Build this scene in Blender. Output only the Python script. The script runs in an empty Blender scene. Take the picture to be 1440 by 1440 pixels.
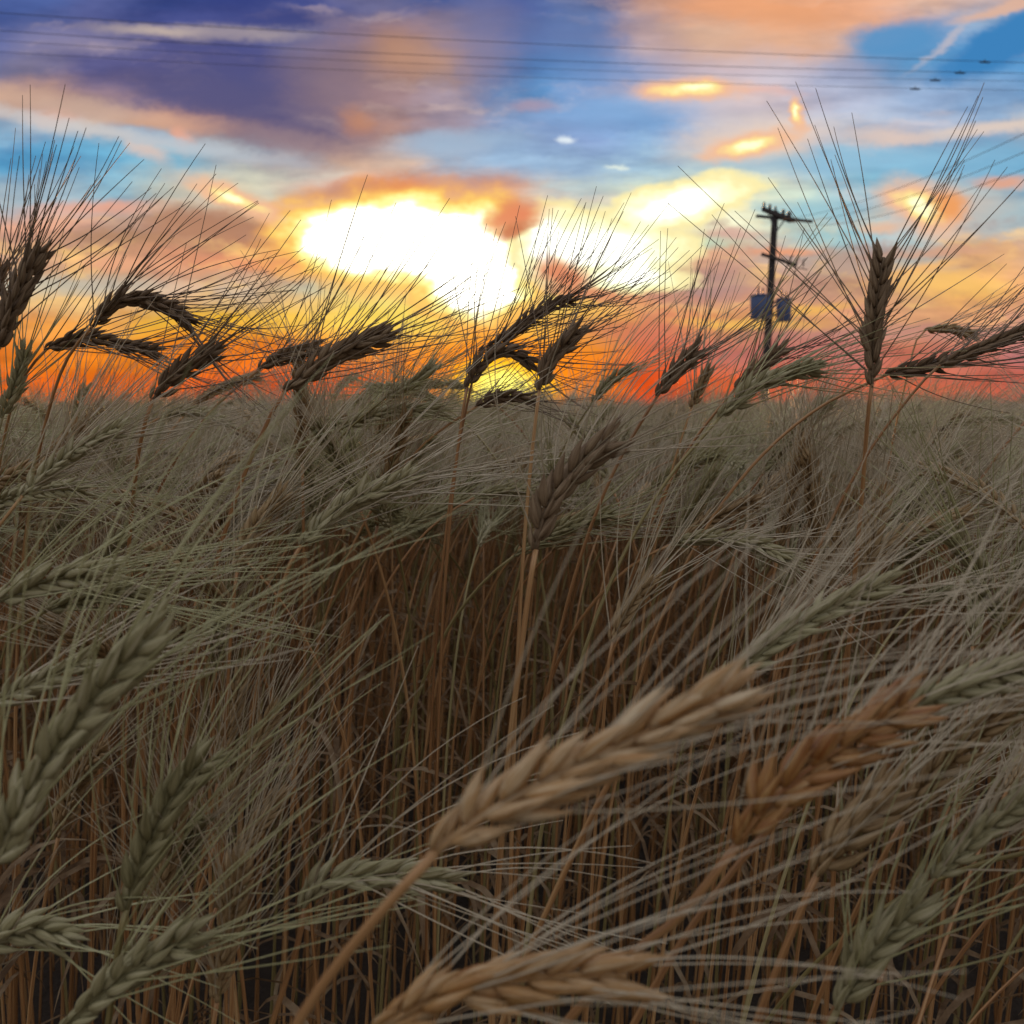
import bpy, math, random
import numpy as np
from mathutils import Vector, Matrix, Euler

R = math.radians
sc = bpy.context.scene
COL = sc.collection
rng = np.random.default_rng(11)
random.seed(5)

# ------------------------------------------------------------------ camera
CAM = np.array([0.0, 0.0, 0.88]); PITCH = R(6.0); F = 1383.0
FWD = np.array([0, math.cos(PITCH), -math.sin(PITCH)])
UPV = np.array([0, math.sin(PITCH), math.cos(PITCH)])
RGT = np.array([1.0, 0, 0])
cd = bpy.data.cameras.new('camera'); cam = bpy.data.objects.new('camera', cd); COL.objects.link(cam)
cam.location = CAM; cam.rotation_euler = (R(90) - PITCH, 0, 0)
cd.sensor_width = 36; cd.lens = F / 1440 * 36
cd.clip_start = 0.01; cd.clip_end = 6000
cd.dof.use_dof = True; cd.dof.focus_distance = 0.66; cd.dof.aperture_fstop = 15.0
sc.camera = cam

def P3(px, py, d):
    """the point of the place that the photograph shows at (px, py), d metres ahead"""
    return CAM + d * (FWD + RGT * (px - 720) / F + UPV * (720 - py) / F)

def proj(p):
    q = np.asarray(p) - CAM; d = q @ FWD
    return 720 + F * (q @ RGT) / d, 720 - F * (q @ UPV) / d, d

# ------------------------------------------------------------------ render settings
sc.view_settings.view_transform = 'Standard'; sc.view_settings.look = 'None'
sc.view_settings.exposure = 0.0; sc.view_settings.gamma = 1.0
sc.render.engine = 'CYCLES'
sc.cycles.max_bounces = 6; sc.cycles.diffuse_bounces = 4; sc.cycles.glossy_bounces = 2
sc.cycles.transmission_bounces = 3; sc.cycles.transparent_max_bounces = 4
sc.cycles.use_denoising = True
sc.cycles.use_adaptive_sampling = True; sc.cycles.adaptive_threshold = 0.01
sc.cycles.sample_clamp_indirect = 4.0

# ------------------------------------------------------------------ node helper
class NT:
    def __init__(s, tree): s.t = tree; s.n = tree.nodes; s.l = tree.links
    def new(s, typ, **kw):
        n = s.n.new(typ)
        for k, v in kw.items(): setattr(n, k, v)
        return n
    def put(s, sock, v):
        if hasattr(v, 'is_output') or isinstance(v, bpy.types.NodeSocket): s.l.new(v, sock)
        else: sock.default_value = v
    def math(s, op, a, b=0.0, c=0.0, clamp=False):
        n = s.new('ShaderNodeMath', operation=op, use_clamp=clamp)
        s.put(n.inputs[0], a); s.put(n.inputs[1], b); s.put(n.inputs[2], c); return n.outputs[0]
    def vmath(s, op, a, b=(0, 0, 0)):
        n = s.new('ShaderNodeVectorMath', operation=op); s.put(n.inputs[0], a)
        if op == 'SCALE': s.put(n.inputs['Scale'], b)
        else: s.put(n.inputs[1], b)
        return n.outputs['Value'] if op in ('LENGTH', 'DOT_PRODUCT') else n.outputs['Vector']
    def mix(s, f, a, b, blend='MIX'):
        n = s.new('ShaderNodeMix', data_type='RGBA', blend_type=blend)
        s.put(n.inputs['Factor'], f); s.put(n.inputs['A'], a); s.put(n.inputs['B'], b)
        n.inputs
        return n.outputs['Result']
    def mixc(s, f, a, b, blend='MIX'):
        n = s.new('ShaderNodeMix', data_type='RGBA', blend_type=blend, clamp_factor=True)
        s.put(n.inputs[0], f); s.put(n.inputs[6], a); s.put(n.inputs[7], b)
        return n.outputs[2]
    def smooth(s, x, lo, hi, a=0.0, b=1.0):
        n = s.new('ShaderNodeMapRange', interpolation_type='SMOOTHSTEP', clamp=False)
        s.put(n.inputs['Value'], x)
        n.inputs['From Min'].default_value = lo; n.inputs['From Max'].default_value = hi
        n.inputs['To Min'].default_value = a; n.inputs['To Max'].default_value = b
        return n.outputs['Result']
    def noise(s, v, scale, detail=4.0, rough=0.55):
        n = s.new('ShaderNodeTexNoise'); s.put(n.inputs['Vector'], v)
        n.inputs['Scale'].default_value = scale; n.inputs['Detail'].default_value = detail
        n.inputs['Roughness'].default_value = rough
        return n.outputs['Color'], n.outputs['Fac']

def lin(c, k=1.0):
    r = []
    for v in c[:3]:
        v /= 255.0
        r.append((v / 12.92 if v <= 0.04045 else ((v + 0.055) / 1.055) ** 2.4) * k)
    return (*r, 1.0)

# ------------------------------------------------------------------ sky
SUN_EL, SUN_AZ = R(1.6), R(-0.6)
world = bpy.data.worlds.new('World'); sc.world = world; world.use_nodes = True
w = NT(world.node_tree); w.n.clear()
tc = w.new('ShaderNodeTexCoord')
sep = w.new('ShaderNodeSeparateXYZ'); w.l.new(tc.outputs['Generated'], sep.inputs[0])
K = F
def uv(px, py):
    v = FWD + RGT * (px - 720) / F + UPV * (720 - py) / F; v = v / np.linalg.norm(v)
    return v[0] / v[1] * K, v[2] / v[1] * K
az = w.math('ARCTAN2', sep.outputs[0], sep.outputs[1])
el = w.math('ARCSINE', sep.outputs[2])
cmb = w.new('ShaderNodeCombineXYZ')
# the western sky laid flat: distances across and up the upright plane due west
hy = w.math('MAXIMUM', sep.outputs[1], 0.05)
w.l.new(w.math('MULTIPLY', w.math('DIVIDE', sep.outputs[0], hy), K), cmb.inputs[0]); w.l.new(w.math('MULTIPLY', w.math('DIVIDE', sep.outputs[2], hy), K), cmb.inputs[1])
raw = cmb.outputs[0]
# wind-drawn cloud edges: the cloud map is warped by stretched noise
st = w.vmath('MULTIPLY', raw, (0.55, 1.25, 1.0))
nc, nf = w.noise(st, 0.011, 3.0, 0.5)
nc2, nf2 = w.noise(st, 0.035, 4.0, 0.6)
w1 = w.vmath('MULTIPLY', w.vmath('SUBTRACT', nc, (0.5, 0.5, 0.5)), (95.0, 42.0, 0))
w2 = w.vmath('MULTIPLY', w.vmath('SUBTRACT', nc2, (0.5, 0.5, 0.5)), (44.0, 20.0, 0))
nc3, _ = w.noise(w.vmath('MULTIPLY', raw, (0.7, 1.2, 1.0)), 0.09, 4.0, 0.65)
w3 = w.vmath('MULTIPLY', w.vmath('SUBTRACT', nc3, (0.5, 0.5, 0.5)), (34.0, 16.0, 0))
nc0, _ = w.noise(raw, 0.0045, 2.0, 0.5)
w0 = w.vmath('MULTIPLY', w.vmath('SUBTRACT', nc0, (0.5, 0.5, 0.5)), (120.0, 40.0, 0))
P = w.vmath('ADD', w.vmath('ADD', raw, w0), w.vmath('ADD', w3, w.vmath('ADD', w1, w2)))
Ps = w.vmath('ADD', raw, w.vmath('SCALE', w.vmath('ADD', w3, w.vmath('ADD', w1, w2)), 0.62))
sp = w.new('ShaderNodeSeparateXYZ'); w.l.new(P, sp.inputs[0])
ROWS = [
 (0,   "72,92,152 75,95,155 85,95,150 55,70,130 45,60,125 65,75,135 110,110,150 80,100,160 60,85,150 100,115,160 185,150,140 225,160,125 238,165,122 228,170,138 215,175,155 200,175,170 225,175,150"),
 (45,  "84,100,158 100,108,158 92,98,152 78,84,142 76,82,140 105,108,150 145,122,135 135,120,140 70,95,160 95,120,170 165,150,165 215,180,160 228,172,140 210,175,160 130,160,200 140,168,200 62,132,190"),
 (90,  "118,125,168 128,122,150 92,92,140 84,84,134 74,78,134 105,98,130 158,128,122 176,142,126 75,120,178 82,135,192 188,182,204 192,186,206 185,185,206 165,175,205 95,152,200 85,145,198 72,140,196"),
 (135, "208,166,140 196,155,140 150,125,135 92,88,128 76,78,122 108,96,124 158,128,130 160,145,160 88,140,192 115,155,206 172,182,212 206,192,200 208,196,204 178,186,210 150,175,210 130,166,206 112,160,206"),
 (180, "108,168,206 165,180,196 205,182,168 212,165,138 122,102,122 112,98,120 170,132,122 160,145,160 130,155,195 140,165,210 130,170,216 190,192,208 218,202,194 182,192,210 170,185,210 148,175,206 195,190,186"),
 (225, "92,164,206 92,164,206 108,174,210 130,185,210 165,170,175 205,168,145 208,180,162 170,186,206 155,185,216 155,185,216 165,196,216 188,208,212 205,208,198 148,190,212 128,180,212 118,180,212 108,175,212"),
 (270, "190,190,185 168,190,202 148,190,208 204,206,190 216,214,190 205,206,198 232,148,100 200,168,156 205,165,145 190,205,205 222,232,205 252,250,200 210,225,205 150,195,212 138,195,216 168,192,200 138,186,208"),
 (315, "208,165,142 222,165,138 192,160,142 182,138,112 188,136,105 250,170,90 252,190,100 250,190,110 225,130,80 255,240,180 255,250,220 250,248,212 192,208,196 150,195,206 150,195,212 172,190,194 172,185,190"),
 (360, "205,165,140 206,160,128 200,148,116 222,155,118 202,138,104 245,170,90 255,235,160 255,245,200 255,245,190 250,215,150 255,240,190 220,168,136 190,172,160 192,172,156 190,190,180 236,180,126 225,178,140"),
 (405, "192,195,182 218,185,138 228,190,148 226,184,148 216,190,160 242,200,138 252,225,138 255,246,180 255,250,190 240,170,100 230,160,110 208,148,118 200,152,128 206,158,126 216,165,118 248,186,106 232,165,118"),
 (450, "228,150,76 238,160,74 238,165,70 242,185,64 248,190,55 252,200,84 255,215,84 255,220,95 255,225,105 245,175,80 216,132,100 226,150,95 218,158,106 212,148,116 216,158,116 222,158,116 206,148,128"),
 (495, "226,118,40 236,130,34 238,132,32 238,130,32 242,130,34 242,120,36 246,130,38 242,125,34 252,170,45 242,135,42 224,108,70 200,116,98 196,118,106 192,118,108 204,116,92 198,120,104 186,120,122"),
 (540, "234,104,30 238,106,24 240,106,22 238,98,20 238,92,20 238,88,20 242,94,20 244,104,20 255,190,60 244,108,22 238,84,24 224,94,46 208,98,64 204,98,70 208,100,66 202,100,74 190,98,84"),
 (585, "222,86,22 230,88,18 234,86,16 232,78,16 232,72,16 232,68,16 236,76,14 240,84,12 250,120,18 238,84,14 232,66,20 226,84,40 214,88,52 212,90,56 212,92,56 206,90,60 192,86,70"),
]
U0, U1 = uv(0, 575)[0], uv(1440, 575)[0]
fx = w.new('ShaderNodeMapRange'); w.l.new(sp.outputs[0], fx.inputs['Value'])
fx.inputs['From Min'].default_value = U0 - 20; fx.inputs['From Max'].default_value = U1 + 20
col = None
pv = None
for y, s in ROWS:
    cols = [lin([float(q) for q in c.split(',')]) for c in s.split()]
    rp = w.new('ShaderNodeValToRGB'); rp.color_ramp.interpolation = 'EASE'
    w.l.new(fx.outputs['Result'], rp.inputs[0])
    els = rp.color_ramp.elements; els[0].position = 0.0; els[1].position = 1.0
    for i in range(1, 16): els.new(i / 16.0)
    for i, c in enumerate(cols): els[i].color = c
    v = uv(720, y)[1]
    if col is None: col = rp.outputs[0]
    else:
        f = w.smooth(sp.outputs[1], v, pv)      # 1 at the row above
        col = w.mixc(f, rp.outputs[0], col)
    pv = v
# thin high cloud drawn out by the wind
_, wp = w.noise(w.vmath('ADD', w.vmath('MULTIPLY', P, (0.3, 1.3, 1.0)), (311.0, 90.0, 0)), 0.012, 5.0, 0.62)
high = w.smooth(sp.outputs[1], uv(720, 430)[1], uv(720, 330)[1])
col = w.mixc(w.math('MULTIPLY', high, w.smooth(wp, 0.53, 0.75, 0.0, 0.5)), col, lin((238, 208, 190)))
col = w.mixc(w.smooth(wp, 0.46, 0.28, 0.0, 0.4), col, w.mixc(1.0, col, (.62, .66, .80, 1), 'MULTIPLY'))
# broken low cloud, lit orange from beneath
_, mo = w.noise(w.vmath('ADD', w.vmath('MULTIPLY', P, (0.5, 1.5, 1.0)), (77.0, 900.0, 0)), 0.02, 4.0, 0.6)
band = w.math('MULTIPLY', w.smooth(sp.outputs[1], uv(720, 480)[1], uv(720, 400)[1]), w.smooth(sp.outputs[1], uv(720, 270)[1], uv(720, 350)[1]))
col = w.mixc(w.math('MULTIPLY', band, w.smooth(mo, 0.5, 0.68, 0.0, 0.75)), col, lin((255, 206, 128)))
col = w.mixc(w.math('MULTIPLY', band, w.smooth(mo, 0.46, 0.32, 0.0, 0.6)), col, lin((168, 124, 112)))
# streaky brightness of thin cloud
st2 = w.vmath('MULTIPLY', raw, (0.35, 1.6, 1.0))
_, ns = w.noise(st2, 0.02, 5.0, 0.6)
bri = w.smooth(ns, 0.3, 0.72, 0.0, 1.0)
col = w.mixc(bri, w.mixc(1.0, col, (.80, .80, .83, 1), 'MULTIPLY'), w.mixc(1.0, col, (1.20, 1.18, 1.14, 1), 'MULTIPLY'))

def dist(px, py, rx, ry, ang=0.0, src=None):
    u, v = uv(px, py)
    m = w.new('ShaderNodeMapping', vector_type='TEXTURE')
    w.put(m.inputs['Vector'], src or Ps)
    m.inputs['Location'].default_value = (u, v, 0)
    m.inputs['Rotation'].default_value = (0, 0, R(ang))
    m.inputs['Scale'].default_value = (rx, ry, 1)
    return w.vmath('LENGTH', m.outputs[0])
class Layer:
    """a sheet of cloud: light it adds, and how much of what lies behind it lets through"""
    all = []
    def __init__(s): s.c = None; s.t = None; Layer.all.append(s)
    def put(s, f, c):
        s.c = w.mixc(f, s.c if s.c is not None else (0, 0, 0, 1), c)
        inv = w.math('SUBTRACT', 1.0, f)
        s.t = inv if s.t is None else w.math('MULTIPLY', s.t, inv)
def blob(L, px, py, rx, ry, c, ang=0.0, k=1.0, soft=0.6, amount=1.0):
    f = w.smooth(dist(px, py, rx, ry, ang), 1.0 + soft, max(0.0, 1.0 - soft), 0.0, amount)
    L.put(f, lin(c, k))
# cloud strokes (px, py, rx, ry, colour, tilt, strength, softness, amount)
for bi, b in enumerate([
    (270, 45, 105, 8, (205, 185, 170), -2, 1, .9, .9), (330, 52, 60, 8, (215, 195, 175), 2, 1, .9, .6),
    (110, 62, 70, 14, (150, 140, 165), -4, 1, .9, .6), (330, 110, 95, 40, (86, 86, 132), -8, 1, .7, .8),
    (400, 30, 60, 12, (50, 60, 122), 0, 1, .8, .7),
    (560, 75, 45, 28, (188, 140, 112), 0, 1, .8, .75), (640, 75, 60, 22, (190, 148, 132), 4, 1, .8, .6),
    (500, 168, 22, 14, (225, 150, 88), 0, 1, .8, .85), (260, 172, 55, 14, (214, 158, 132), -8, 1, .8, .8),
    (66, 165, 30, 10, (236, 170, 140), -5, 1, .8, .8), (205, 213, 26, 9, (225, 195, 180), -18, 1, .8, .8),
    (200, 192, 40, 9, (135, 170, 200), -12, 1, .8, .8), (256, 192, 14, 9, (240, 170, 140), -20, 1, .8, .7),
    (640, 200, 90, 16, (165, 190, 214), 3, 1, .7, .7), (400, 215, 50, 20, (140, 150, 170), -8, 1, .8, .6),
    (1040, 60, 130, 34, (222, 176, 146), 0, 1, .8, .6), (1085, 15, 150, 20, (236, 165, 118), -4, 1, .8, .7),
    (1260, 58, 62, 26, (88, 148, 198), 6, 1, .45, .95), (1410, 62, 95, 26, (62, 130, 188), 28, 1, .35, 1),
    (1330, 62, 44, 5, (190, 185, 195), 42, 1, .8, .8), (1425, 12, 70, 7, (224, 180, 156), 12, 1, .6, .9),
    (1000, 150, 60, 22, (206, 196, 202), -6, 1, .8, .6), (870, 160, 90, 20, (130, 172, 218), 4, 1, .8, .7),
    (740, 150, 30, 7, (176, 152, 168), 0, 1, .8, .7), (1060, 190, 90, 22, (222, 208, 198), 3, 1, .8, .7),
    (1390, 181, 95, 8, (226, 206, 192), 7, 1, .7, .9), (1250, 195, 50, 9, (226, 200, 186), 0, 1, .8, .8),
    (1190, 225, 200, 14, (145, 190, 216), 2, 1, .7, .7), (1400, 230, 90, 22, (126, 176, 208), 12, 1, .7, .6),
    (1410, 256, 30, 9, (228, 165, 135), 0, 1, .7, .9), (1130, 292, 60, 12, (150, 200, 214), 0, 1, .7, .8),
    (560, 262, 120, 11, (222, 130, 86), 0, 1, .8, .8), (480, 268, 60, 9, (200, 140, 112), 10, 1, .8, .8),
    (640, 262, 50, 10, (206, 168, 150), -8, 1, .8, .6), (310, 318, 105, 20, (182, 132, 104), 0, 1, .7, .85),
    (140, 290, 70, 8, (238, 170, 142), 0, 1, .8, .8), (190, 338, 90, 9, (176, 132, 100), -4, 1, .8, .7),
    (350, 368, 60, 9, (236, 152, 112), -4, 1, .8, .8), (170, 372, 60, 8, (240, 170, 130), 0, 1, .8, .7),
    (100, 400, 140, 12, (190, 200, 190), 0, 1, .8, .5), (430, 405, 30, 12, (180, 196, 184), 0, 1, .8, .6),
    (1150, 335, 40, 10, (160, 202, 206), 0, 1, .8, .7), (1100, 355, 40, 5, (236, 160, 120), 0, 1, .7, .9),
    (1000, 400, 60, 22, (176, 140, 136), 8, 1, .7, .8), (960, 420, 70, 7, (200, 140, 120), -6, 1, .7, .7),
    (1050, 455, 90, 7, (246, 190, 92), -2, 1, .8, .8), (1120, 440, 70, 6, (244, 186, 92), 8, 1, .8, .8),
    (960, 342, 70, 8, (190, 226, 200), 0, 1, .7, .9), (1030, 330, 26, 9, (214, 170, 156), 0, 1, .7, .8),
    (1190, 372, 50, 14, (180, 150, 136), 0, 1, .7, .7), (1330, 352, 80, 6, (214, 160, 130), 4, 1, .8, .8),
    (1330, 400, 70, 14, (250, 196, 108), 0, 1, .8, .8), (1300, 378, 50, 7, (252, 190, 110), 14, 1, .8, .8),
    (1240, 318, 26, 7, (238, 186, 148), 0, 1, .8, .8), (1400, 300, 40, 8, (160, 190, 200), 0, 1, .8, .7),
    (1030, 126, 70, 6, (240, 180, 160), 0, 1, .8, .8), (975, 126, 80, 16, (222, 196, 190), 0, 1, .9, .8), (1055, 200, 85, 20, (238, 206, 184), 6, 1, .9, .8), (320, 275, 70, 16, (232, 196, 160), -20, 1, .9, .8), (1320, 290, 70, 26, (216, 190, 170), 0, 1, .9, .8), (795, 193, 10, 4, (235, 245, 250), 0, 1, .8, .9), (872, 233, 12, 3, (235, 245, 230), 0, 1, .8, .8),
    (650, 440, 150, 50, (255, 222, 100), 0, 1, .9, .9), (650, 395, 130, 30, (255, 240, 150), 0, 1, .9, .8),
    (340, 150, 130, 26, (92, 88, 128), -13, 1, .8, .8), (470, 120, 60, 50, (138, 116, 128), -10, 1, .9, .8), (400, 195, 90, 12, (150, 125, 132), -10, 1, .9, .8), (250, 205, 130, 8, (190, 198, 206), -8, 1, .9, .8), (90, 150, 140, 14, (204, 170, 150), -8, 1, .9, .8), (80, 175, 120, 9, (206, 202, 200), -12, 1, .9, .8),
    (690, 60, 46, 60, (126, 124, 158), 0, 1, .95, .8), (330, 30, 60, 30, (70, 78, 136), 0, 1, .95, .6), (800, 60, 60, 30, (104, 124, 172), -10, 1, .9, .7), (860, 110, 60, 24, (120, 148, 196), 0, 1, .9, .7),
    (1300, 470, 200, 10, (186, 134, 128), 0, 1, .8, .6), (880, 470, 90, 18, (206, 112, 88), -10, 1, .8, .7),
]):
    if bi % 16 == 0: lay = Layer()
    blob(lay, *b[:5], ang=b[5], k=b[6], soft=b[7], amount=b[8])

def smin(ds):
    d = ds[0]
    for e in ds[1:]:
        n = w.new('ShaderNodeMath', operation='SMOOTH_MIN'); w.put(n.inputs[0], d); w.put(n.inputs[1], e); n.inputs[2].default_value = 0.25; d = n.outputs[0]
    return d
bright = Layer()
def lit(d, levels):
    for a, b, c, k in levels: bright.put(w.smooth(d, a, b), lin(c, k))
def gblob(px, py, rx, ry, c, ang=0.0, soft=0.6, amount=1.0):
    blob(bright, px, py, rx, ry, c, ang, 1.0, soft, amount)
# the cloud that hides the sun's glow: white hot inside, yellow, then orange at its rim
_, rg = w.noise(w.vmath('MULTIPLY', raw, (0.8, 1.3, 1.0)), 0.022, 3.0, 0.5)
ragged = w.math('MULTIPLY', w.math('SUBTRACT', rg, 0.5), 0.9)
d = smin([dist(560, 335, 132, 50), dist(650, 350, 80, 50), dist(478, 338, 58, 27), dist(668, 400, 66, 46)])
d = w.math('ADD', d, ragged)
lit(d, [(1.75, 1.1, (252, 180, 96), 1.0), (1.45, 1.0, (255, 222, 112), 1.1), (1.25, .8, (255, 248, 176), 1.3), (1.0, .6, (255, 252, 236), 2.8)])
d = smin([dist(850, 350, 120, 40), dist(770, 345, 40, 50), dist(950, 288, 105, 28, 14), dist(885, 388, 80, 22)])
d = w.math('ADD', d, ragged)
lit(d, [(1.35, 1.0, (255, 240, 176), 1.0), (1.05, .7, (255, 255, 205), 1.15), (.75, .3, (255, 255, 240), 1.7)])
bright = Layer()
for (px, py, rx, ry, an) in [(332, 281, 40, 9, -22), (967, 126, 46, 9, 0), (1052, 203, 40, 11, 12), (1126, 154, 6, 15, 22), (1298, 292, 36, 20, -25)]:
    d = w.math('ADD', dist(px, py, rx, ry, an), w.math('MULTIPLY', ragged, 1.6))
    lit(d, [(2.3, .9, (246, 190, 150), 1.0), (1.3, .6, (255, 230, 150), 1.05), (.8, .2, (255, 255, 205), 1.15)])
# low sun in the haze
d = dist(704, 546, 56, 34)
lit(d, [(3.6, 1.2, (252, 140, 22), 1.1), (1.6, .9, (255, 196, 40), 1.25), (1.0, .4, (255, 240, 110), 1.7)])
bright = Layer()
for b in [(722, 308, 42, 15, (232, 140, 100), 8), (722, 325, 26, 9, (206, 124, 86), 14), (790, 385, 34, 22, (226, 134, 96), -20), (830, 412, 60, 9, (226, 150, 110), -6), (1338, 292, 22, 20, (240, 160, 96), 0)]:
    gblob(*b[:5], ang=b[5], soft=.7, amount=.95)
# the rest of the dusk sky, behind and above: Nishita
sky = w.new('ShaderNodeTexSky'); sky.sky_type = 'NISHITA'; sky.sun_disc = False
sky.sun_elevation = SUN_EL; sky.sun_rotation = SUN_AZ; sky.air_density = 1.5; sky.dust_density = 2.0; sky.ozone_density = 2.0
SKYK = 0.12
skc = w.vmath('SCALE', sky.outputs[0], SKYK)
dusk = w.mixc(w.smooth(el, -0.05, 0.9), (0.34, 0.29, 0.265, 1), (0.57, 0.575, 0.63, 1))
rear = w.vmath('ADD', skc, dusk)
azf = w.smooth(w.math('ABSOLUTE', az), R(32), R(70))
elf = w.smooth(el, R(23), R(50))
far = w.math('MAXIMUM', azf, elf)
def backg(c):
    n = w.new('ShaderNodeBackground'); w.l.new(c, n.inputs[0]); return n.outputs[0]
def mixsh(f, a, b):
    n = w.new('ShaderNodeMixShader'); w.l.new(f, n.inputs[0]); w.l.new(a, n.inputs[1]); w.l.new(b, n.inputs[2]); return n
sh = backg(col)
for L_ in Layer.all:
    dim = w.new('ShaderNodeMixShader'); w.l.new(L_.t, dim.inputs[0]); w.l.new(sh, dim.inputs[2])
    ad = w.new('ShaderNodeAddShader'); w.l.new(dim.outputs[0], ad.inputs[0]); w.l.new(backg(L_.c), ad.inputs[1]); sh = ad.outputs[0]
bg = mixsh(far, sh, backg(rear))
wo = w.new('ShaderNodeOutputWorld'); w.l.new(bg.outputs[0], wo.inputs[0])
world.cycles.sampling_method = 'MANUAL'; world.cycles.sample_map_resolution = 1024

sd = bpy.data.lights.new('sun', 'SUN'); sun = bpy.data.objects.new('sun', sd); COL.objects.link(sun)
sd.energy = 1.2; sd.angle = R(0.9); sd.color = (1.0, 0.42, 0.12)
sv = Vector((math.sin(SUN_AZ) * math.cos(SUN_EL), math.cos(SUN_AZ) * math.cos(SUN_EL), math.sin(SUN_EL)))
sun.rotation_euler = sv.to_track_quat('Z', 'Y').to_euler()

# ------------------------------------------------------------------ materials
def straw(name, dark, mid, light, scale=60.0, trans=0.3, rough=0.6, streak=(1, 1, 0.12), spec=0.35, bump=0.0):
    m = bpy.data.materials.new(name); m.use_nodes = True; t = NT(m.node_tree); t.n.clear()
    g = t.new('ShaderNodeAttribute'); g.attribute_name = 'grain'; oi = t.new('ShaderNodeObjectInfo')
    v = t.vmath('ADD', g.outputs['Vector'], t.vmath('SCALE', (7.1, 3.3, 5.7), oi.outputs['Random']))
    _, f1 = t.noise(v, 0.9, 3.0, 0.6)                                  # one husk or straw against the next
    _, f2 = t.noise(t.vmath('MULTIPLY', v, (1, 1, .25)), 4.5, 3.0, 0.6)    # veins along it
    f = t.math('ADD', t.math('MULTIPLY', f1, 0.55), t.math('MULTIPLY', f2, 0.45))
    f = t.math('ADD', f, t.math('MULTIPLY', t.math('SUBTRACT', oi.outputs['Random'], 0.5), 0.13))
    rp = t.new('ShaderNodeValToRGB'); t.l.new(f, rp.inputs[0]); e = rp.color_ramp.elements
    e[0].position = 0.34; e[0].color = (*dark, 1); e[1].position = 0.66; e[1].color = (*light, 1)
    k = e.new(0.5); k.color = (*mid, 1)
    pr = t.new('ShaderNodeBsdfPrincipled'); t.l.new(rp.outputs[0], pr.inputs['Base Color'])
    pr.inputs['Roughness'].default_value = rough
    pr.inputs['Specular IOR Level'].default_value = spec
    tr = t.new('ShaderNodeBsdfTranslucent'); t.l.new(rp.outputs[0], tr.inputs[0])
    if bump:
        b = t.new('ShaderNodeBump'); t.l.new(f2, b.inputs['Height']); b.inputs['Strength'].default_value = bump
        b.inputs['Distance'].default_value = 0.0008; t.l.new(b.outputs[0], pr.inputs['Normal'])
    mx = t.new('ShaderNodeMixShader'); mx.inputs[0].default_value = trans
    t.l.new(pr.outputs[0], mx.inputs[1]); t.l.new(tr.outputs[0], mx.inputs[2])
    o = t.new('ShaderNodeOutputMaterial'); t.l.new(mx.outputs[0], o.inputs[0])
    return m
def simple(name, c, rough=0.7, metal=0.0, scale=8.0, var=0.25):
    m = bpy.data.materials.new(name); m.use_nodes = True; t = NT(m.node_tree)
    pr = t.n['Principled BSDF']; g = t.new('ShaderNodeTexCoord'); _, f = t.noise(g.outputs['Object'], scale, 5.0, 0.6)
    c0 = tuple(v * (1 - var) for v in c) + (1,); c1 = tuple(min(1, v * (1 + var)) for v in c) + (1,)
    t.l.new(t.mixc(f, c0, c1), pr.inputs['Base Color']); pr.inputs['Roughness'].default_value = rough; pr.inputs['Metallic'].default_value = metal
    return m
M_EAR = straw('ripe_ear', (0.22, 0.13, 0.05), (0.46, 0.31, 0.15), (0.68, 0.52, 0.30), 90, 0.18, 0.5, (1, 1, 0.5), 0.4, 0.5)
M_EARD = straw('silhouette_brown_ear', (0.085, 0.05, 0.027), (0.21, 0.135, 0.075), (0.36, 0.26, 0.155), 90, 0.10, 0.6, (1, 1, 0.5), 0.3, 0.5)  # backlit darkness of ears against the sky put into the colour; also the brown ear
M_AWND = straw('awn_silhouette', (0.12, 0.08, 0.05), (0.24, 0.17, 0.11), (0.38, 0.29, 0.19), 40, 0.15, 0.5, (1, 1, 1), 0.4)  # awns of the silhouetted ears, the same backlit shade put into their colour
M_EARG = straw('green_gold_ear', (0.19, 0.165, 0.07), (0.43, 0.38, 0.20), (0.66, 0.60, 0.40), 90, 0.18, 0.5, (1, 1, 0.5), 0.4, 0.5)
M_EARO = straw('amber_ear', (0.34, 0.12, 0.025), (0.60, 0.33, 0.11), (0.82, 0.66, 0.42), 55, 0.22, 0.36, (1, 1, 0.5), 0.7, 0.6)
M_AWN = straw('awn_straw', (0.42, 0.33, 0.21), (0.63, 0.53, 0.36), (0.80, 0.72, 0.54), 40, 0.25, 0.42, (1, 1, 1), 0.6)
M_AWNG = straw('awn_green_straw', (0.36, 0.33, 0.15), (0.58, 0.55, 0.28), (0.76, 0.73, 0.46), 40, 0.25, 0.42, (1, 1, 1), 0.6)
M_STK = straw('stalk_straw', (0.20, 0.085, 0.03), (0.46, 0.235, 0.09), (0.64, 0.41, 0.19), 30, 0.15, 0.42, (6, 6, 0.6), 0.5)
M_STKG = straw('stalk_green_straw', (0.15, 0.12, 0.04), (0.30, 0.24, 0.09), (0.46, 0.38, 0.18), 30, 0.15, 0.42, (6, 6, 0.6), 0.5)
M_LEAF = straw('dry_leaf', (0.13, 0.075, 0.035), (0.28, 0.18, 0.095), (0.44, 0.33, 0.2), 40, 0.4, 0.65, (5, 5, 0.6), 0.3)

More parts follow.
